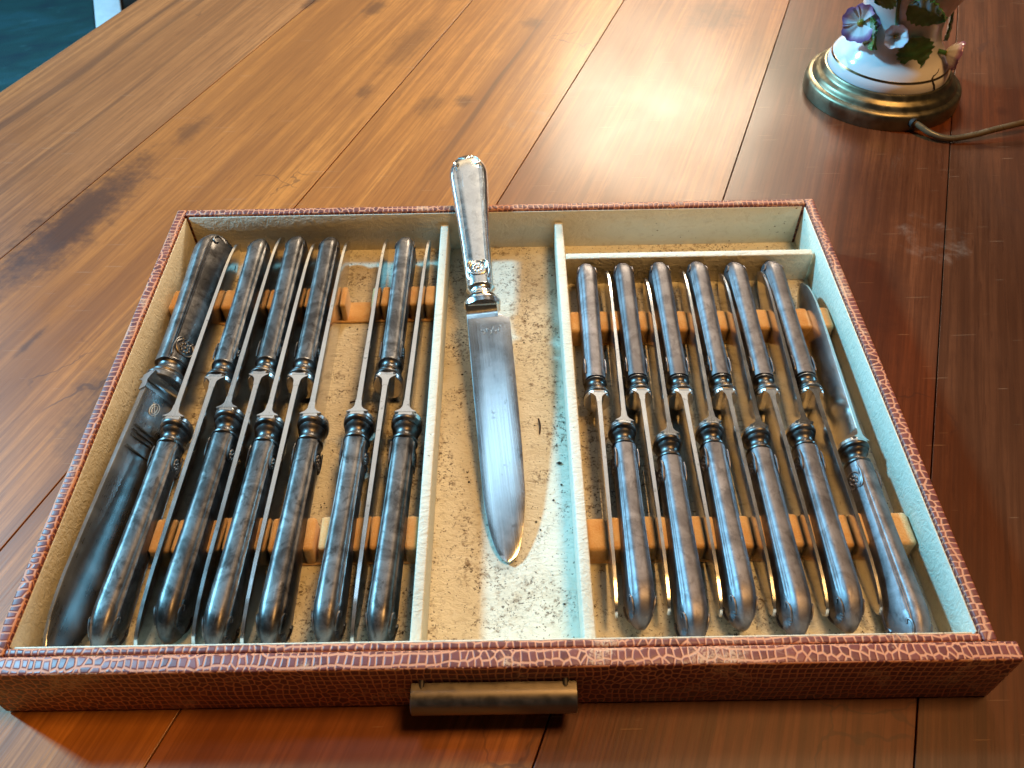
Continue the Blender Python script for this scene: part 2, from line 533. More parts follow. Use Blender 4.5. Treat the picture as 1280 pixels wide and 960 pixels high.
def box(name, x0, x1, y0, y1, z0, z1, mat, parent=None, bev=0.0, seg=2, uvswap=False, jitter=0.0):
    bm = bmesh.new()
    bmesh.ops.create_cube(bm, size=1.0)
    for v in bm.verts:
        v.co = Vector(((x0 + x1) / 2 + v.co.x * (x1 - x0), (y0 + y1) / 2 + v.co.y * (y1 - y0), (z0 + z1) / 2 + v.co.z * (z1 - z0)))
    if bev:
        bmesh.ops.bevel(bm, geom=list(bm.edges), offset=bev, segments=seg, affect='EDGES', profile=0.5)
    bm.normal_update()
    box_uv(bm)
    if uvswap:
        uvl = bm.loops.layers.uv.verify()
        for f in bm.faces:
            for lp in f.loops:
                u, v = lp[uvl].uv
                lp[uvl].uv = (v, u)
    me = bpy.data.meshes.new(name)
    bm.to_mesh(me)
    bm.free()
    return mesh_obj(name, me, mat, parent, 50 if bev else None)


def loft(rings, cap=True, closed=True):
    vs, fs = [], []
    n = len(rings[0])
    for r in rings:
        vs.extend(r)
    for i in range(len(rings) - 1):
        for j in range(n if closed else n - 1):
            a, b = i * n + j, i * n + (j + 1) % n
            fs.append((a, b, b + n, a + n))
    if cap:
        fs.append(tuple(reversed(range(n))))
        fs.append(tuple(range((len(rings) - 1) * n, len(rings) * n)))
    return vs, fs


def from_vf(name, vs, fs, fix=True):
    me = bpy.data.meshes.new(name)
    me.from_pydata([tuple(v) for v in vs], [], fs)
    me.update()
    if fix:
        bm = bmesh.new()
        bm.from_mesh(me)
        bmesh.ops.recalc_face_normals(bm, faces=bm.faces)
        bm.to_mesh(me)
        bm.free()
    return me


def merge_vf(parts):
    V, F = [], []
    for vs, fs in parts:
        o = len(V)
        V.extend(vs)
        F.extend([tuple(i + o for i in f) for f in fs])
    return V, F


def tube(pts, rad, n=8):
    """tube through points, rad float or list"""
    rings = []
    pts = [Vector(q) for q in pts]
    up = Vector((0, 0, 1))
    for i, q in enumerate(pts):
        t = (pts[min(i + 1, len(pts) - 1)] - pts[max(i - 1, 0)]).normalized()
        s = t.cross(up)
        if s.length < 1e-4:
            s = t.cross(Vector((1, 0, 0)))
        s.normalize()
        u = s.cross(t)
        r = rad[i] if isinstance(rad, (list, tuple)) else rad
        rings.append([q + (s * math.cos(a) + u * math.sin(a)) * r for a in [2 * math.pi * k / n for k in range(n)]])
    return loft(rings)


def lathe(prof, n=64):
    rings = [[Vector((r * math.cos(2 * math.pi * k / n), r * math.sin(2 * math.pi * k / n), z)) for k in range(n)] for r, z in prof]
    return loft(rings)


def smoothcurve(pts, k=6):
    """Catmull-Rom through points"""
    out = []
    P = [Vector(p) for p in pts]
    for i in range(len(P) - 1):
        p0, p1, p2, p3 = P[max(i - 1, 0)], P[i], P[i + 1], P[min(i + 2, len(P) - 1)]
        for s in range(k):
            t = s / k
            out.append(0.5 * ((2 * p1) + (p2 - p0) * t + (2 * p0 - 5 * p1 + 4 * p2 - p3) * t * t + (3 * p1 - p0 - 3 * p2 + p3) * t ** 3))
    out.append(P[-1])
    return out


def interp(tab, x):
    if x <= tab[0][0]:
        return tab[0][1]
    for (a, b), (c, d) in zip(tab, tab[1:]):
        if x <= c:
            t = (x - a) / (c - a)
            t = t * t * (3 - 2 * t) if False else t
            return b + (d - b) * t
    return tab[-1][1]


# ------------------------------------------------------------------ setting: floor, rug, table
fl = box('floor', -6, 6, -4, 8, -0.80, -0.74, 'dark_floor')
tag(fl, kind='structure')
rug = empty('rug', (-1.15, 2.2, -0.74), 'teal mottled rug with a white border beyond the table edge', 'rug')
rug.rotation_euler = (0, 0, math.radians(20.0))
box('rug_field', -2.0, 0.0, -1.6, 1.6, 0.0, 0.012, 'rug', rug, 0.004)
box('rug_border', 0.002, 0.075, -1.6, 1.6, 0.0, 0.0125, 'rug_border', rug, 0.004)

table = empty('wooden_table', (0, 0, 0), 'old scratched orange-brown plank table under the knife tray', 'table')
cg, sg = math.cos(GRAIN), math.sin(GRAIN)


def uw(u, w):            # along the grain, across the grain -> world
    return Vector((u * sg + w * cg, u * cg - w * sg, 0))


# seams given as x at y=0.3 and slope dx/dy, measured on the table
seams = [(-0.277, 0.394), (-0.128, 0.360), (-0.0010, 0.377), (0.1405, 0.380), (0.2805, 0.391), (0.425, 0.38)]


def seam_w(s, u):
    x3, m = s
    # point on the seam with given along-grain coordinate u
    lo, hi = -4.0, 4.0
    for _ in range(40):
        y = (lo + hi) / 2
        x = x3 + m * (y - 0.3)
        if x * sg + y * cg < u:
            lo = y
        else:
            hi = y
    return x * cg - y * sg


U0, U1 = -0.75, 1.45
WL, WR = -0.511, 0.62


def outline_w(side, u):
    """rounded table outline: straight sides, curved ends"""
    w = WL if side < 0 else WR
    e = 0.0
    if u > 0.50:
        e = ((u - 0.50) / (U1 - 0.50))
    if u < -0.2:
        e = ((-0.2 - u) / (U0 * -1 - 0.2))
    mid = (WL + WR) / 2
    return mid + (w - mid) * math.sqrt(max(0.0, 1 - e ** 2.2))


us = [U0 + (U1 - U0) * i / 60 for i in range(61)]
GAPH = 0.00032
bounds = [None] + seams + [None]
for i in range(len(bounds) - 1):
    L, Rr = [], []
    for u in us:
        oL, oR = outline_w(-1, u), outline_w(1, u)
        a = oL if bounds[i] is None else max(oL, min(oR, seam_w(bounds[i], u) + GAPH * (1.6 if i == 2 else 1.0)))
        b = oR if bounds[i + 1] is None else max(oL, min(oR, seam_w(bounds[i + 1], u) - GAPH))
        if b - a > 0.002:
            L.append(uw(u, a))
            Rr.append(uw(u, b))
    n = len(L)
    T_ = 0.028
    c_ = 0.0002
    vs, fs = [], []
    for k in range(n):
        d = (Rr[k] - L[k]).normalized()
        rl = 0.004 if bounds[i] is None else c_
        rr = 0.004 if bounds[i + 1] is None else c_
        row = [L[k] + Vector((0, 0, -T_)), L[k] + Vector((0, 0, -rl)), L[k] + d * rl * 0.3 + Vector((0, 0, -rl * 0.3)), L[k] + d * rl,
               Rr[k] - d * rr, Rr[k] - d * rr * 0.3 + Vector((0, 0, -rr * 0.3)), Rr[k] + Vector((0, 0, -rr)), Rr[k] + Vector((0, 0, -T_))]
        vs.append(row)
    V, F = loft(vs)
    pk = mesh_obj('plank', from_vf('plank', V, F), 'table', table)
    pk.color = (*[(0.370, 0.140, 0.042), (0.490, 0.172, 0.031), (0.500, 0.172, 0.029), (0.350, 0.108, 0.023), (0.155, 0.042, 0.014), (0.120, 0.036, 0.013),  # boards differ in tone; the middle one is also darkened for shade in front
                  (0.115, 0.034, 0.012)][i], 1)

# ------------------------------------------------------------------ tray
W2, D, H, FLZ = 0.172, 0.2508, 0.0332, 0.0072
TW, LT = 0.0061, 0.0007
tray = empty('cutlery_drawer', (0, 0, 0), 'crocodile leather drawer lined in cream paper, holding knives in felt racks', 'drawer')
box('bottom_board', -W2 - TW + 0.0004, W2 + TW - 0.0004, -0.0038, D + TW - 0.0004, 0.0004, FLZ - 0.0012, 'leather', tray)
box('floor_lining', -W2, W2, 0.0, D, FLZ - 0.001, FLZ, 'floor_lining', tray)


def wall(name, x0, x1, y0, y1, side):
    w = box(name, x0, x1, y0, y1, 0.0006, H, 'leather', tray, 0.0009, 3, uvswap=(side in 'LR'))
    e = 0.0003
    z1 = H - 0.0013
    if side == 'L':
        lb = (x1 + e, x1 + e + LT, 0.0, D)
    elif side == 'R':
        lb = (x0 - e - LT, x0 - e, 0.0, D)
    elif side == 'B':
        lb = (-W2 + 0.0012, W2 - 0.0012, y0 - e - LT, y0 - e)
    else:
        lb = (-W2 + 0.0012, W2 - 0.0012, y1 + e, y1 + e + LT)
    ln = box('lining', *lb, FLZ - 0.0004, z1, 'lining', w, 0.0002, 1)
    return w


wall('side_wall', -W2 - TW, -W2 - 0.001, -0.0040, D + TW, 'L')
wall('side_wall', W2 + 0.001, W2 + TW, -0.0040, D + TW, 'R')
wall('back_wall', -W2 - 0.0008, W2 + 0.0008, D + 0.001, D + TW - 0.0002, 'B')
wall('front_wall', -W2 - 0.0008, W2 + 0.0008, -0.0039, -0.001, 'F')
panel = box('front_panel', -0.1840, 0.1845, -0.0112, -0.0042, 0.0006, H + 0.0004, 'leather', tray, 0.0010, 3)

# bronze bar pull on the panel: flat top, rounded front, held by two studs
prof = []
for a in range(0, 181, 15):
    r = math.radians(a - 90)
    prof.append((-0.0148 - 0.0058 * math.cos(r), 0.0168 + 0.0064 * math.sin(r)))
prof = [(-0.0118, 0.0106)] + prof + [(-0.0118, 0.0230)]
rings = []
for x, s in ((-0.0292, 0.93), (-0.0289, 1.0), (0.0297, 1.0), (0.0300, 0.93)):
    rings.append([Vector((x, -0.0155 + (py + 0.0155) * s, 0.017 + (pz - 0.017) * s)) for py, pz in prof])
pull = mesh_obj('pull_bar', from_vf('pull_bar', *loft(rings)), 'bronze', panel, 35)
for x in (-0.0252, 0.0258):
    vs, fs = tube([(x, -0.0108, 0.0235), (x, -0.0135, 0.0222)], 0.0011, 10)
    mesh_obj('stud', from_vf('stud', vs, fs), 'bronze', pull, 40)

# dividers
ZD = 0.0254
box('divider', -0.0304, -0.0260, 0.0002, D - 0.0012, FLZ, ZD, 'lining', tray, 0.0006, 2)
box('divider', 0.0333, 0.0379, 0.0002, D - 0.0012, FLZ, ZD, 'lining', tray, 0.0006, 2)
box('cross_divider', 0.0381, 0.1706, 0.2178, 0.2222, FLZ, ZD, 'lining', tray, 0.0006, 2)


# ------------------------------------------------------------------ knives
def handle_section(hz, hy, thread=1.0):
    """cross section of a threaded silver handle, list of (y, z)"""
    q = [(0.0, 1.0), (0.28, 0.996), (0.45, 0.982), (0.57, 0.950), (0.69, 0.895), (0.80, 0.835)]      # narrow edge then shoulder
    q += [(0.87 - 0.05 * thread, 0.80), (0.90, 0.765), (0.90 - 0.07 * thread, 0.725), (0.955, 0.685),
          (0.955 - 0.08 * thread, 0.64), (0.985, 0.59), (1.06, 0.40), (1.11, 0.20), (1.13, 0.0)]
    pts = [(y * hy, z * hz) for y, z in q]
    right = pts                                     # top -> right middle
    low = [(y, -z) for y, z in reversed(pts[:-1])]  # right middle -> bottom
    half = right + low
    left = [(-y, z) for y, z in reversed(half[1:-1])]
    return half + left


def handle_mesh(name, L, S, pistol=1.0):
    """from x=-L (butt) to x=-0.0125 S (ferrule); S scales the sections"""
    tabz = [(0.0, 0.0098), (0.10, 0.0104), (0.25, 0.0098), (0.45, 0.0086), (0.70, 0.0074), (0.90, 0.0067), (1.0, 0.0065)]
    taby = [(0.0, 0.0052), (0.10, 0.0055), (0.30, 0.0053), (0.60, 0.0050), (1.0, 0.0050)]
    x0, x1 = -L, -0.0114
    n = 46
    rings = []
    endl = 0.0170 * S
    for i in range(n + 1):
        t = i / n
        t = t ** 1.55
        x = x0 + (x1 - x0) * t
        hz, hy = interp(tabz, t) * S * pistol, interp(taby, t) * S
        d = x - x0
        thread = 1.0
        if d < endl:
            k = 1 - d / endl
            e = max(0.0, 1 - k ** 1.8)
            hz *= 0.02 + 0.98 * e ** 0.5
            hy *= 0.08 + 0.92 * e ** 0.5
            thread = max(0.0, 1 - k * 1.6)
        if t > 0.93:
            thread = max(0.0, 1 - (t - 0.93) / 0.05)
        rings.append([Vector((x, y, z)) for y, z in handle_section(hz, hy, thread)])
    parts = [loft(rings)]

    # raised ornament: scroll near the ferrule and shell at the butt, on both broad faces
    def blob(c, rx, rz, ry, n1=10, n2=4):
        rr = []
        for j in range(n2 + 1):
            a = (j / n2) * math.pi / 2
            rr.append([Vector((c[0] + rx * math.cos(a) * math.cos(b), c[1] + ry * math.sin(a) * (1 if c[1] > 0 else -1), c[2] + rz * math.cos(a) * math.sin(b)))
                       for b in [2 * math.pi * q / n1 for q in range(n1)]])
        return loft(rr)
    for sgn in (1, -1):
        def yy(t):
            d = t * (x1 - x0)
            f_ = 1.0
            if d < endl:
                f_ = 0.08 + 0.92 * max(0.0, 1 - (1 - d / endl) ** 1.8) ** 0.5
            return sgn * interp(taby, t) * S * 1.08 * f_
        tx = lambda t: x0 + (x1 - x0) * t
        # wreath medallion
        cx, cz = tx(0.90), 0.0
        R0 = 0.0043 * S
        pts = [(cx + R0 * math.cos(a), yy(0.9), cz + R0 * math.sin(a) * 1.05) for a in [2 * math.pi * k / 20 for k in range(21)]]
        parts.append(tube(pts, 0.00055 * S, 6))
        for k in range(9):
            a = 2 * math.pi * k / 9
            parts.append(blob((cx + 0.0022 * S * math.cos(a), yy(0.9), cz + 0.0022 * S * math.sin(a)), 0.0009 * S, 0.0007 * S, 0.0007 * S, 8, 3))
        parts.append(blob((cx, yy(0.9), cz), 0.001 * S, 0.001 * S, 0.0009 * S, 8, 3))
        for q in (-1, 1):
            cur = smoothcurve([(tx(0.97), yy(0.97), q * 0.0046 * S), (tx(0.93), yy(0.93), q * 0.0054 * S), (tx(0.87), yy(0.87), q * 0.0048 * S),
                               (tx(0.85), yy(0.85), q * 0.0028 * S), (tx(0.87), yy(0.87), q * 0.0018 * S)], 4)
            parts.append(tube(cur, 0.00045 * S, 6))
        # shell fan at the butt
        for k in range(7):
            a = math.radians(-42 + 14 * k)
            pts = []
            for d_ in (0.0008 * S, 0.002 * S, 0.0033 * S, 0.0044 * S):
                tt = 0.088 - d_ * math.cos(a) / (x1 - x0)
                pts.append((tx(tt), yy(tt) * 0.97, d_ * math.sin(a) * 1.5))
            parts.append(tube(pts, [0.0003 * S, 0.00045 * S, 0.0006 * S, 0.0004 * S], 6))
        for q in (-1, 1):
            cur = smoothcurve([(tx(0.060), yy(0.060) * 0.96, q * 0.0046 * S), (tx(0.085), yy(0.085) * 0.93, q * 0.0064 * S), (tx(0.115), yy(0.115) * 0.94, q * 0.0068 * S),
                               (tx(0.130), yy(0.130), q * 0.0054 * S), (tx(0.112), yy(0.112), q * 0.0044 * S)], 4)
            parts.append(tube(cur, 0.0005 * S, 6))
    V, F = merge_vf(parts)
    return from_vf(name, V, F)


def ferrule_mesh(name, S, flare=1.0):
    prof = [(-0.0128, 0.0054, 0.0064), (-0.0122, 0.0062, 0.0071), (-0.0115, 0.0063, 0.0072), (-0.0109, 0.0056, 0.0065), (-0.0104, 0.0053, 0.0060),
            (-0.0090, 0.0051, 0.0057), (-0.0075, 0.0053, 0.0059), (-0.0065, 0.0060, 0.0067), (-0.0060, 0.0064, 0.0073), (-0.0052, 0.0066, 0.0077),
            (-0.0046, 0.0062, 0.0074), (-0.0042, 0.0062, 0.0074), (-0.0036, 0.0071, 0.0086), (-0.0028, 0.0074, 0.0091), (-0.0020, 0.0073, 0.0090),
            (-0.0016, 0.0068, 0.0084)]
    rings = []
    for x, a, b in prof:
        rings.append([Vector((x * S, a * S * flare * math.cos(q), b * S * math.sin(q))) for q in [2 * math.pi * k / 28 for k in range(28)]])
    return from_vf(name, *loft(rings))


SP, ED = 0.0078, -0.0118           # spine and cutting edge heights of a table knife blade


def bolster_mesh(name, S, tb=0.00135):
    """oval steel collar, flattened on the spine side, running into the blade tang"""
    n = 28
    rings = []

    def ring(x, hy, top, bot, mid):
        r = []
        for k in range(n):
            a = 2 * math.pi * k / n
            y, z = math.cos(a), math.sin(a)
            zz = z * (top if z > 0 else -bot) * 1.12
            zz = min(zz, top)
            zz = max(zz, bot)
            r.append(Vector((x * S, y * hy * S, zz * S)))
        return r
    top, bot = SP, -0.0082
    rings.append(ring(-0.0018, 0.0066, top - 0.0003, bot, 0))
    rings.append(ring(-0.0014, 0.0071, top, bot - 0.0003, 0))
    rings.append(ring(0.0004, 0.0070, top, bot - 0.0003, 0))
    rings.append(ring(0.0008, 0.0066, top - 0.0001, bot + 0.0002, 0))
    V1 = loft(rings)
    # tang: wide at the collar, concave fillets, blade thickness in front
    rr = []
    for x, hy in ((0.0002, 0.0050), (0.0009, 0.0040), (0.0016, 0.0028), (0.0024, 0.0021), (0.0033, 0.0016), (0.0048, tb + 0.0001), (0.0068, tb)):
        z0 = bot + 0.0012
        rr.append([Vector((x * S, -hy * S, (SP + 0.0001) * S)), Vector((x * S, hy * S, (SP + 0.0001) * S)),
                   Vector((x * S, hy * 0.75 * S, 0.0)), Vector((x * S, hy * 0.5 * S, z0 * S)), Vector((x * S, -hy * 0.5 * S, z0 * S)), Vector((x * S, -hy * 0.75 * S, 0.0))])
    V2 = loft(rr)
    V, F = merge_vf([V1, V2])
    return from_vf(name, V, F)


def blade_mesh(name, Lb, S, tb=0.0013, sp=None, ed=None):
    """flat knife blade from x~0.005 S to the rounded tip at x=Lb"""
    sp0 = sp
    n = 64
    rings = []
    xs0 = 0.0045 * S
    k_ = S * 1.0
    zst = [(0, 0.0002), (.0008, .0018), (.0022, .0031), (.005, .0046), (.009, .0058), (.016, .0070), (.024, .0077), (.032, .0080), (.055, .0081), (.09, .0080), (.131, .0078)]
    zet = [(0, -.0002), (.0008, -.0018), (.0022, -.0030), (.005, -.0044), (.009, -.0058), (.016, -.0076), (.029, -.0096), (.053, -.0108), (.088, -.0118), (.126, -.0126)]
    for i in range(n + 1):
        q = 1 - i / n
        dist = (Lb - xs0) * (q ** 1.7 if q > 0 else 0)          # distance from the tip
        t = 1 - dist / (Lb - xs0)
        x = Lb - dist
        dd = dist / (Lb / 0.131)
        wsc = (SP if sp0 is None else sp0) / SP
        zs = interp(zst, dd) * k_ * wsc
        ze = interp(zet, dd) * k_ * wsc
        if x - xs0 < 0.0045 * S:                                 # rounded heel below the bolster
            k = (x - xs0) / (0.0045 * S)
            z_in = -0.0064 * S
            ze = z_in + (ze - z_in) * math.sqrt(max(0, 1 - (1 - k) ** 2))
        th = tb * S * (1 - 0.48 * t)
        hgt = max(zs - ze, 0.0001)
        zz = [(0.0, 0.90), (0.02, 1.0), (0.30, 0.86), (0.72, 0.55), (0.93, 0.26), (1.0, 0.06)]
        rt = [Vector((x, th * w, zs - hgt * q)) for q, w in zz]
        lf = [Vector((x, -th * w, zs - hgt * q)) for q, w in reversed(zz)]
        rings.append(rt + lf)
    return from_vf(name, *loft(rings))


def make_knife(meshes, mats, label, cat, group, name):
    k = empty(name, (0, 0, 0), label, cat, group)
    for part, me in meshes.items():
        o = bpy.data.objects.new(part, me)
        COL.objects.link(o)
        o.parent = k
        o.data.materials.clear() if False else None
        o.material_slots[0].link = 'OBJECT'
        o.material_slots[0].material = M[mats[part]]
    return k


def prep(me, ang):
    me.materials.append(M['steel'])
    for f in me.polygons:
        f.use_smooth = True
    me.set_sharp_from_angle(angle=math.radians(ang))
    return me


table_meshes = dict(handle=prep(handle_mesh('table_knife_handle', 0.1085, 0.93), 32), ferrule=prep(ferrule_mesh('table_knife_ferrule', 1.0, 0.94), 40),
                    bolster=prep(bolster_mesh('table_knife_bolster', 1.0), 32), blade=prep(blade_mesh('table_knife_blade', 0.131, 1.0), 30))
DS = 0.86
dessert_meshes = dict(handle=prep(handle_mesh('dessert_knife_handle', 0.0960, DS * 1.06), 32), ferrule=prep(ferrule_mesh('dessert_knife_ferrule', DS), 40),
                      bolster=prep(bolster_mesh('dessert_knife_bolster', DS), 32), blade=prep(blade_mesh('dessert_knife_blade', 0.109, DS), 30))

ZT = 0.0194          # axis height of the table knives in their racks
ZS = 0.0176          # axis height of the dessert knives


def place(k, x, y, z, yaw, lean=0.0, pitch=0.0):
    """yaw: heading of the tip in degrees; lean: roll about the axis; pitch raises the tip"""
    k.rotation_mode = 'XYZ'
    Rm = Matrix.Rotation(math.radians(yaw), 4, 'Z') @ Matrix.Rotation(math.radians(-pitch), 4, 'Y') @ Matrix.Rotation(math.radians(lean), 4, 'X')
    k.rotation_euler = Rm.to_euler()
    k.location = (x, y, z)


TM = dict(handle='tarnish', ferrule='tarnish', bolster='steel', blade='steel')
DM = dict(handle='dessert', ferrule='tarnish', bolster='steel', blade='steel')

left_up = [(-0.1312, 0.1346, -90.6, 'table knife with handle at the back, nearest the big carving knife'),
           (-0.1104, 0.1360, -90.5, 'table knife with handle at the back, second from the big carving knife'),
           (-0.0920, 0.1346, -90.5, 'table knife with handle at the back, just left of the empty slot'),
           (-0.0505, 0.1338, -90.7, 'table knife with handle at the back, alone between the empty slot and left divider')]
left_down = [(-0.1448, 0.1104, 89.3, 'table knife with handle at the front, right beside the carving knife blade'),
             (-0.1211, 0.1150, 89.2, 'table knife with handle at the front, second from the carving knife blade'),
             (-0.1018, 0.1098, 89.2, 'table knife with handle at the front, third from the carving knife blade'),
             (-0.0824, 0.1106, 89.7, 'table knife with handle at the front, its blade bordering the empty slot on the left'),
             (-0.0616, 0.1118, 89.4, 'table knife with handle at the front, its blade bordering the empty slot on the right'),
             (-0.0398, 0.1106, 88.5, 'table knife with handle at the front, next to the left divider')]
right_up = [(0.0477, 0.1230, -90.6, 'dessert knife with handle at the back, next to the right divider'),
            (0.0676, 0.1240, -90.5, 'dessert knife with handle at the back, second from the right divider'),
            (0.0871, 0.1236, -90.3, 'dessert knife with handle at the back, third from the right divider'),
            (0.1070, 0.1231, -90.3, 'dessert knife with handle at the back, fourth from the right divider'),
            (0.1272, 0.1228, -90.4, 'dessert knife with handle at the back, fifth from the right divider'),
            (0.1472, 0.1232, -90.2, 'dessert knife with handle at the back, farthest from the right divider')]
right_down = [(0.0577, 0.1058, 89.0, 'dessert knife with handle at the front, next to the right divider'),
              (0.0770, 0.0985, 88.8, 'dessert knife with handle at the front, second from the right divider'),
              (0.0970, 0.1052, 88.5, 'dessert knife with handle at the front, third from the right divider'),
              (0.1170, 0.1016, 88.4, 'dessert knife with handle at the front, fourth from the right divider'),
              (0.1377, 0.1036, 88.0, 'dessert knife with handle at the front, fifth from the right divider'),
              (0.1584, 0.0940, 88.2, 'dessert knife with handle at the front beside the right wall, blade leaning')]
rng = random.Random(3)
G1 = 'tarnished table knives standing on edge in the left compartment'
G2 = 'dull dessert knives standing on edge in the right compartment'
slotsL, slotsR = [], []          # (x, heading sign, yaw)
for lst, g, mm, mt, z, nm in ((left_up, G1, table_meshes, TM, ZT, 'table_knife'), (left_down, G1, table_meshes, TM, ZT, 'table_knife'),
                              (right_up, G2, dessert_meshes, DM, ZS, 'dessert_knife'), (right_down, G2, dessert_meshes, DM, ZS, 'dessert_knife')):
    for i, (x, y, yaw, lab) in enumerate(lst):
        k = make_knife(mm, mt, lab, 'knife', g, nm)
        lean = rng.uniform(-2.0, 2.0)
        if lst is right_down and i == 5:
            lean = 24.0
        elif lst is right_down:
            lean += 6.0
        elif lst is right_up:
            lean -= 4.0
        elif lst is left_down and i == 0:
            lean = 3.0
        place(k, x, y, z + rng.uniform(-0.0003, 0.0003), yaw, lean, rng.uniform(-0.3, 0.3))
        (slotsL if g is G1 else slotsR).append((x, y, yaw, lst in (left_up, right_up)))

# the bright knife lying across the middle compartment, handle on the back rim
centre_meshes = dict(table_meshes, handle=prep(handle_mesh('bright_knife_handle', 0.1085, 1.02), 32))
ck = make_knife(centre_meshes, dict(handle='polished', ferrule='polished', bolster='bright_steel', blade='bright_steel'),
                'polished silver table knife resting across the middle compartment on the back rim', 'knife', None, 'table_knife')
tipP = Vector((0.0062, 0.0440, 0.0088))
buttP = Vector((-0.0161, 0.2877, 0.0440))
ax = (tipP - buttP).normalized()
Lk = (tipP - buttP).length
sc = Lk / (0.1085 + 0.131)
zl = Vector((-1, 0, 0))                       # spine to the left
zl = (zl - ax * zl.dot(ax)).normalized()
yl = zl.cross(ax).normalized()
tw = Matrix.Rotation(math.radians(4.0), 3, ax)
zl, yl = tw @ zl, tw @ yl
org = buttP + ax * (0.1085 * sc)
mw = Matrix((ax * sc, yl * sc, zl * sc)).transposed().to_4x4()
mw.translation = org
ck.matrix_world = mw
# maker's stamp on the blade (illegible pale scribble)
vs_parts = []
r2 = random.Random(11)
for j in range(9):
    x = 0.0145 + r2.uniform(-0.0016, 0.0016)
    z = 0.0015 - j * 0.0011
    pts = [(x + r2.uniform(-0.0010, 0.0010), 0.00162, z + r2.uniform(-0.0007, 0.0007)) for _ in range(4)]
    vs_parts.append(tube(smoothcurve(pts, 3), 0.00011, 5))
for side in (1, -1):
    pass
V, F = merge_vf(vs_parts)
V = [Vector((v.x, v.y if yl.z > 0 else -v.y, v.z)) for v in V]
mesh_obj('maker_stamp', from_vf('maker_stamp', V, F), 'etch', ck)

# carving knife: broad blade, lying over on its side against the left wall
CS = 1.08
cm = dict(handle=prep(handle_mesh('carving_knife_handle', 0.1085, 1.08, 1.12), 32), ferrule=prep(ferrule_mesh('carving_knife_ferrule', 1.06), 40),
          bolster=prep(bolster_mesh('carving_knife_bolster', 1.2, 0.0020), 32), blade=prep(blade_mesh('carving_knife_blade', 0.136, CS, 0.0020, 0.0082, -0.0128), 30))
cv = make_knife(cm, dict(handle='tarnish', ferrule='tarnish', bolster='carve_steel', blade='carve_steel'),
                'broad dark carving knife leaning on its side against the left wall', 'knife', None, 'carving_knife')
place(cv, -0.1560, 0.1335, 0.0225, -92.2, 34.0, -0.5)
pr = []
for j, x in enumerate((0.0285, 0.0312, 0.0336, 0.0400)):
    for sgn in (1, -1):
        pr.append(tube([(x, sgn * 0.00242, 0.0072), (x + 0.0008, sgn * 0.0022, 0.0030), (x + 0.0010, sgn * 0.0017, -0.0040), (x + 0.0004, sgn * 0.0010, -0.0105)],
                       [0.0003, 0.0005, 0.0005, 0.0002], 6))
V, F = merge_vf(pr)
mesh_obj('blade_rib', from_vf('blade_rib', V, F), 'carve_steel', cv, 60)
pr = []
for sgn in (1, -1):
    c = Vector((0.0165, 0, 0.001))
    for rx, rz in ((0.0034, 0.0022), (0.0022, 0.0012)):
        pr.append(tube([(c.x + rx * math.cos(a) + 0.3 * rx * math.sin(a), sgn * (0.0021 + 0.00003), c.z + rz * math.sin(a)) for a in [2 * math.pi * q / 14 for q in range(15)]], 0.00022, 5))
    pr.append(tube([(c.x - 0.0035, sgn * 0.00212, c.z + 0.0015), (c.x, sgn * 0.00212, c.z), (c.x + 0.0035, sgn * 0.0021, c.z - 0.0016)], 0.0002, 5))
V, F = merge_vf(pr)
mesh_obj('etched_emblem', from_vf('etched_emblem', V, F), 'etch', cv)


# ------------------------------------------------------------------ felt racks
def rack(x0, x1, y0, y1, items, ztop):
    """items: list of (x centre, half width) of the slots"""
    rk = box('rack', x0, x1, y0, y1, FLZ + 0.0001, FLZ + 0.0016, 'felt', tray, 0.0005, 1)
    items = sorted(items)
    edges = [x0] + [v for c, h in items for v in (c - h, c + h)] + [x1]
    r = random.Random(int(x0 * 1e4) + int(y0 * 1e4))
    for a, b in zip(edges[0::2], edges[1::2]):
        if b - a < 0.0016:
            continue
        if b - a > 0.0125:          # wide gap: two pads
            m = (a + b) / 2
            segs = [(a, m - 0.0001), (m + 0.0001, b)]
        else:
            segs = [(a, b)]
        for sa, sb in segs:
            dz = r.uniform(-0.0006, 0.0005)
            dy = r.uniform(-0.0004, 0.0004)
            bm = bmesh.new()
            bmesh.ops.create_cube(bm, size=1.0)
            for v in bm.verts:
                v.co = Vector(((sa + sb) / 2 + v.co.x * (sb - sa), (y0 + y1) / 2 + dy + v.co.y * (y1 - y0 - 0.0008),
                               (FLZ + 0.001 + ztop + dz) / 2 + v.co.z * (ztop + dz - FLZ - 0.001)))
                if v.co.z > 0.012:
                    v.co.x += r.uniform(-0.0003, 0.0003)
            ed = [e for e in bm.edges if (e.verts[0].co.z + e.verts[1].co.z) / 2 > FLZ + 0.0015]
            bmesh.ops.bevel(bm, geom=ed, offset=min(0.0016, (sb - sa) * 0.36), segments=3, affect='EDGES', profile=0.5)
            me = bpy.data.meshes.new('felt_pad')
            bm.to_mesh(me)
            bm.free()
            mesh_obj('felt_pad', me, 'felt', rk, 70)
    return rk


def slot_items(lst, yc, hh, hb, lean_extra=None):
    it = []
    for x, y, yaw, up in lst:
        dx = math.cos(math.radians(yaw)) / math.sin(math.radians(yaw)) * (yc - y)
        on_handle = (up and yc > y) or ((not up) and yc < y)
        it.append((x + dx, hh if on_handle else hb))
    return it


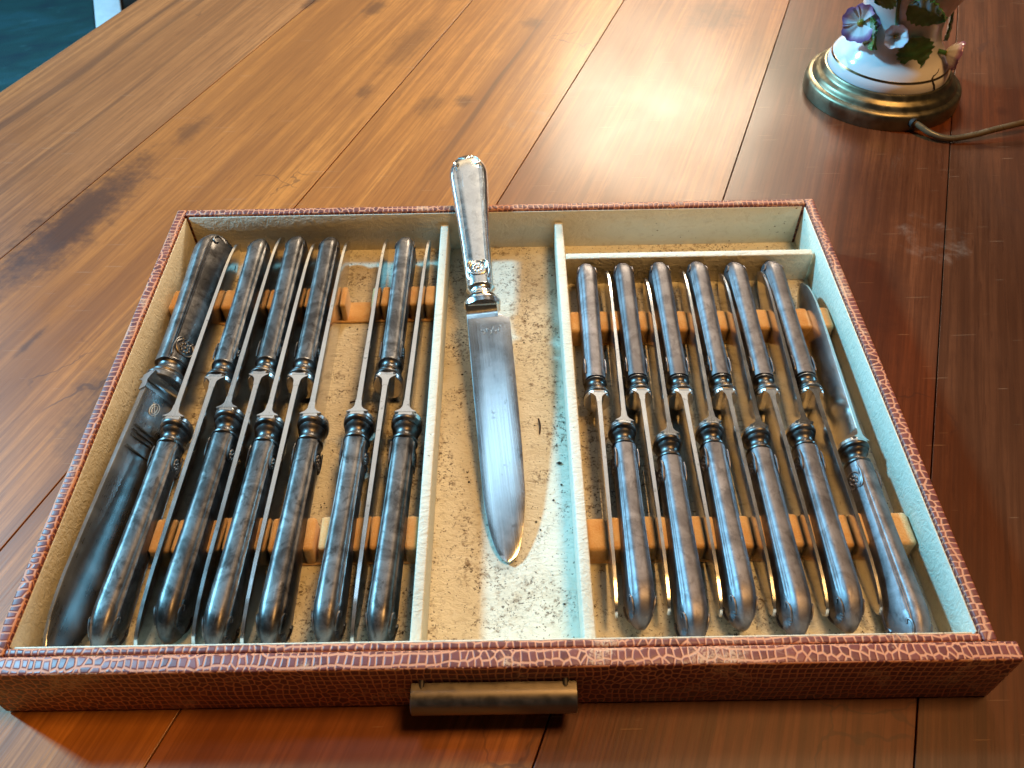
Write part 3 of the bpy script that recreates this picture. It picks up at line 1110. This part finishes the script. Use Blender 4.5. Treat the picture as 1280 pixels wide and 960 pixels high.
yc = 0.197
iL = slot_items(slotsL, yc, 0.0047, 0.0007)
iL = [q for q in iL] + [(-0.1565, 0.0080), (-0.0715, 0.0066)]
rack(-0.1705, -0.0308, 0.1893, 0.2048, iL, 0.0196)
yc = 0.053
iL = slot_items(slotsL, yc, 0.0048, 0.0007)
iL = [q for q in iL] + [(-0.1615, 0.0090), (-0.0728, 0.0008)]
rack(-0.1705, -0.0308, 0.0448, 0.0615, iL, 0.0200)
yc = 0.178
rack(0.0383, 0.1712, 0.1695, 0.1850, slot_items(slotsR, yc, 0.0046, 0.0006), 0.0180)
yc = 0.052
rack(0.0383, 0.1712, 0.0436, 0.0598, slot_items(slotsR, yc, 0.0046, 0.0006), 0.0186)

# ------------------------------------------------------------------ lamp
LX, LY = 0.277, 0.430
lamp = empty('table_lamp', (LX, LY, 0.0), 'white porcelain table lamp with applied flowers and brass foot', 'lamp')
prof = [(0.0500, 0.0), (0.0535, 0.0002), (0.0538, 0.0060), (0.0532, 0.0098), (0.0526, 0.0108), (0.0512, 0.0116), (0.0496, 0.0121), (0.0488, 0.0132),
        (0.0484, 0.0146), (0.0470, 0.0158), (0.0452, 0.0166), (0.0440, 0.0178), (0.0436, 0.0196), (0.0428, 0.0206), (0.0418, 0.0208), (0.0412, 0.0200), (0.0405, 0.0190)]
mesh_obj('brass_base', from_vf('brass_base', *lathe(prof, 96)), 'brass', lamp, 35)
cz = [(0.0408, 0.0195), (0.0412, 0.0210), (0.0406, 0.0255), (0.0376, 0.031), (0.0335, 0.036), (0.0295, 0.042), (0.0272, 0.048), (0.0265, 0.054), (0.0275, 0.060),
      (0.0310, 0.070), (0.0380, 0.085), (0.0445, 0.100), (0.0500, 0.120), (0.0520, 0.145), (0.0480, 0.170), (0.0360, 0.190), (0.0220, 0.200), (0.0150, 0.204)]
cp = [(v.x, v.z) for v in smoothcurve([(r, 0, z) for r, z in cz], 5)]
mesh_obj('porcelain_body', from_vf('porcelain_body', *lathe(cp, 96)), 'ceramic', lamp, 60)


def lamp_r(z):
    return interp([(b, a) for a, b in cp], z)


zb = 0.0278
band = [(lamp_r(zb + dz) + 0.00022, zb + dz) for dz in (-0.0006, -0.0003, 0.0, 0.0003, 0.0006)]
band = [(lamp_r(zb - 0.0006) - 0.001, zb - 0.0006)] + band + [(lamp_r(zb + 0.0006) - 0.001, zb + 0.0006)]
mesh_obj('gold_band', from_vf('gold_band', *lathe(band, 96)), 'gilt', lamp, 60)


def surf(phi, z, off=0.0):
    a = math.radians(phi)
    r = lamp_r(z) + off
    return Vector((r * math.cos(a), r * math.sin(a), z))


# crack in the foot
pts = [surf(-62 + dx, z, 0.0001) for dx, z in ((-1.2, 0.0300), (-3.0, 0.0288), (-2.4, 0.0268), (-0.4, 0.0245), (0.8, 0.0225), (2.4, 0.0210))]
mesh_obj('crack_line', from_vf('crack_line', *tube(pts, [0.0004, 0.0008, 0.0007, 0.0007, 0.0006, 0.0004], 6)), 'crack', lamp, 60)
pts = [surf(-62 + dx, z, 0.0001) for dx, z in ((-1.2, 0.0300), (2.0, 0.0303), (6.0, 0.0312), (9.0, 0.0325))]
mesh_obj('crack_line', from_vf('crack_line', *tube(pts, [0.0005, 0.0003, 0.0003, 0.0002], 6)), 'crack', lamp, 60)


def frame(o, loc, normal, spin=0.0):
    q = Vector(normal).normalized().to_track_quat('Z', 'Y').to_matrix().to_4x4()
    o.matrix_local = Matrix.Translation(loc) @ q @ Matrix.Rotation(math.radians(spin), 4, 'Z')


def leaf_mesh(name, L, Wd, curl=0.15, seed=0):
    """serrated leaf along +Y from the origin, with a midrib fold"""
    r = random.Random(seed)
    nu, nv = 15, 8
    top, bot = [], []
    for i in range(nu + 1):
        t = i / nu
        wv = Wd * (math.sin(math.pi * min(1, t * 1.0) ** 0.72) ** 0.8 if 0 < t < 1 else 0.02)
        ser = 1.0 + (0.13 if i % 2 else -0.05) + r.uniform(-0.03, 0.03)
        for j in range(-nv // 2, nv // 2 + 1):
            s = j / (nv / 2)
            x = s * wv * (ser if abs(s) > 0.9 else 1.0)
            z = 0.10 * Wd * abs(s) ** 1.2 * 2 - curl * L * t * t + 0.04 * Wd * math.sin(t * 24 + abs(s) * 4)
            top.append(Vector((x, t * L, z + 0.0007)))
            bot.append(Vector((x, t * L, z - 0.0007)))
    w = nv + 1
    vs = top + bot
    o = len(top)
    fs = []
    for i in range(nu):
        for j in range(nv):
            a = i * w + j
            fs.append((a, a + 1, a + w + 1, a + w))
            fs.append((o + a, o + a + w, o + a + w + 1, o + a + 1))
    rim = [i * w for i in range(nu + 1)] + [nu * w + j for j in range(1, w)] + [i * w + nv for i in range(nu - 1, -1, -1)] + [j for j in range(nv - 1, 0, -1)]
    for a, b in zip(rim, rim[1:] + rim[:1]):
        fs.append((a, b, o + b, o + a))
    return from_vf(name, vs, fs)


def add_leaf(phi, z, L, Wd, direction, lift=0.45, seed=0):
    """direction: degrees, 0 = leaf points up the body, 90 = along increasing phi"""
    me = leaf_mesh('leaf', L, Wd, 0.12, seed)
    o = mesh_obj('leaf', me, 'leaf', lamp, 60)
    a = math.radians(phi)
    rad = Vector((math.cos(a), math.sin(a), 0))
    tan = Vector((-math.sin(a), math.cos(a), 0))
    sl = (lamp_r(z + 0.002) - lamp_r(z - 0.002)) / 0.004
    up = (Vector((0, 0, 1)) + rad * sl).normalized()
    nrm = (rad - Vector((0, 0, 1)) * sl).normalized()
    d = math.radians(direction)
    yv = (up * math.cos(d) + tan * math.sin(d) + nrm * lift).normalized()
    xv = yv.cross(nrm).normalized()
    zv = xv.cross(yv).normalized()
    m = Matrix((xv, yv, zv)).transposed().to_4x4()
    m.translation = surf(phi, z, 0.0012)
    o.matrix_local = m
    return o


def add_flower(phi, z, R, out, spin, up=0.0, seed=0, npet=5, side=0.0, cup=0.35):
    f = empty('flower', (0, 0, 0))
    f.parent = lamp
    a = math.radians(phi)
    rad = Vector((math.cos(a), math.sin(a), 0))
    tan = Vector((-math.sin(a), math.cos(a), 0))
    nrm = rad + Vector((0, 0, up)) + tan * side
    frame(f, surf(phi, z, out), nrm, spin)
    r = random.Random(seed)
    for k in range(npet):
        nu, nv = 7, 8
        vs, fs = [], []
        half = math.radians(360 / npet * 0.62)
        for sgn in (1, -1):
            for i in range(nu + 1):
                t = 0.12 + 0.88 * i / nu
                for j in range(nv + 1):
                    s = -1 + 2 * j / nv
                    rr = R * t * (1 - 0.16 * s * s * t - (0.05 * math.cos(s * 9) * (t > 0.8)))
                    aa = half * s
                    zz = cup * R * (t ** 1.6) + 0.05 * R * math.sin(s * 6 + k) * t + 0.0003 * k - (0.25 * R * max(0, t - 0.8))
                    vs.append(Vector((rr * math.cos(aa), rr * math.sin(aa), zz + sgn * 0.0004)))
        w = nv + 1
        o = (nu + 1) * w
        for i in range(nu):
            for j in range(nv):
                q = i * w + j
                fs.append((q, q + 1, q + w + 1, q + w))
                fs.append((o + q, o + q + w, o + q + w + 1, o + q + 1))
        rim = [i * w for i in range(nu + 1)] + [nu * w + j for j in range(1, w)] + [i * w + nv for i in range(nu - 1, -1, -1)] + [j for j in range(nv - 1, 0, -1)]
        for q, b in zip(rim, rim[1:] + rim[:1]):
            fs.append((q, b, o + b, o + q))
        p = mesh_obj('petal', from_vf('petal', vs, fs), 'petal', f, 60)
        p.rotation_euler = (r.uniform(-0.06, 0.06), r.uniform(-0.1, 0.1), 2 * math.pi * k / npet + r.uniform(-0.1, 0.1))
    c = mesh_obj('pistil', from_vf('pistil', *lathe([(0.0004, 0.0), (R * 0.17, 0.0002), (R * 0.2, 0.001), (R * 0.17, 0.0024), (R * 0.08, 0.003), (0.0002, 0.0031)], 14)), 'pistil', f, 60)
    # short stem back to the body
    vs, fs = tube([(0, 0, 0.0003), (0, 0, -max(out, 0.002) - 0.001)], 0.0016, 8)
    mesh_obj('stalk', from_vf('stalk', vs, fs), 'leaf', f, 60)
    return f


add_flower(196, 0.0555, 0.0125, 0.0060, 20, 0.30, 1, 5, 0.85, 0.28)
add_leaf(-160, 0.0585, 0.0215, 0.0100, 128, 0.40, 2)
add_flower(-117, 0.0540, 0.0075, 0.0030, 60, 0.45, 3, 4, 0.1, 0.7)
add_leaf(-96, 0.0545, 0.0230, 0.0105, 155, 0.25, 4)
add_leaf(-114, 0.0790, 0.0250, 0.0105, 103, 0.20, 5)
add_flower(-42, 0.0405, 0.0100, 0.0040, 10, -0.15, 6, 5, 0.5, 0.75)
add_leaf(-22, 0.0430, 0.0190, 0.0055, 25, 0.45, 7)
add_leaf(-128, 0.0840, 0.0140, 0.0080, -120, 0.3, 8)
add_leaf(-5, 0.0720, 0.0150, 0.0060, 30, 0.5, 9)
pts = [surf(-117, 0.0525, 0.001), surf(-119, 0.060, 0.0015), surf(-122, 0.068, 0.002), surf(-124, 0.080, 0.0015), surf(-123, 0.10, 0.0012)]
mesh_obj('stem', from_vf('stem', *tube(smoothcurve(pts, 4), 0.0013, 8)), 'leaf', lamp, 60)
# cord out of the base, lying on the table and leaving to the right
pts = [(0.0045, -0.0515, 0.0065), (0.0080, -0.0560, 0.0066), (0.0150, -0.0635, 0.0045), (0.0260, -0.0675, 0.0030), (0.0420, -0.0660, 0.0042), (0.0600, -0.0620, 0.0065),
       (0.0850, -0.0560, 0.0080), (0.1150, -0.0500, 0.0070), (0.1700, -0.0420, 0.0030), (0.2500, -0.0300, 0.0024)]
mesh_obj('cord', from_vf('cord', *tube(smoothcurve(pts, 6), 0.0021, 10)), 'cord', lamp, 60)
vs, fs = tube([(0.0035, -0.0500, 0.0065), (0.0060, -0.0545, 0.0066)], 0.0034, 12)
mesh_obj('cord_grommet', from_vf('cord_grommet', vs, fs), 'crack', lamp, 50)

# ------------------------------------------------------------------ dirt in the tray
r = random.Random(5)
parts = []


def crumb(x, y, z, s):
    vs = []
    for k in range(6):
        d = Vector([(1, 0, 0), (-1, 0, 0), (0, 1, 0), (0, -1, 0), (0, 0, 1), (0, 0, -1)][k])
        vs.append(Vector((x, y, z + s * 0.4)) + Vector((d.x * s * r.uniform(0.5, 1.2), d.y * s * r.uniform(0.5, 1.2), d.z * s * r.uniform(0.3, 0.5))))
    return vs, [(0, 2, 4), (2, 1, 4), (1, 3, 4), (3, 0, 4), (2, 0, 5), (1, 2, 5), (3, 1, 5), (0, 3, 5)]


for _ in range(900):
    q = r.random()
    if q < 0.55:
        x, y = r.uniform(-0.0250, 0.0325), r.uniform(0.003, 0.248)
    elif q < 0.68:
        x, y = r.uniform(-0.078, -0.064), r.uniform(0.06, 0.246)
    elif q < 0.80:
        x, y = r.uniform(0.04, 0.17), r.uniform(0.2235, 0.2495)
    elif q < 0.9:
        x, y = r.uniform(-0.165, -0.033), r.uniform(0.003, 0.248)
    else:
        x, y = r.uniform(0.04, 0.168), r.uniform(0.003, 0.216)
    dens = mnoise.noise(Vector((x * 42, y * 42, 1.3)))
    if dens < r.uniform(-0.35, 0.45):
        continue
    parts.append(crumb(x, y, FLZ, r.choice((0.00022, 0.0003, 0.0003, 0.0004, 0.0005, 0.0007))))
V, F = merge_vf(parts)
cr = mesh_obj('dirt_crumbs', from_vf('dirt_crumbs', V, F), 'crumb')
tag(cr, 'dark dirt crumbs scattered over the cream drawer lining', 'dirt', kind='stuff')
for nm, pts, lab in (('dry_stem', [(-0.0705, 0.1335, 0.0080), (-0.0680, 0.1338, 0.0084), (-0.0650, 0.1334, 0.0080)], 'short dark dry stem on the lining in front of the empty slot'),
                     ('dry_stem', [(0.0205, 0.1215, 0.0078), (0.0212, 0.1170, 0.0082), (0.0208, 0.1120, 0.0078)], 'thin dry stem on the lining right of the middle knife')):
    o = mesh_obj(nm, from_vf(nm, *tube(smoothcurve(pts, 4), [0.0004] * (4 * (len(pts) - 1)) + [0.0002], 6)), 'twig')
    tag(o, lab, 'dry stem', 'dry plant stems in the drawer')
o = mesh_obj('seed_husk', from_vf('seed_husk', *crumb(0.0292, 0.0952, FLZ, 0.0016)), 'crumb')
tag(o, 'single large dark crumb beside the right divider', 'crumb')
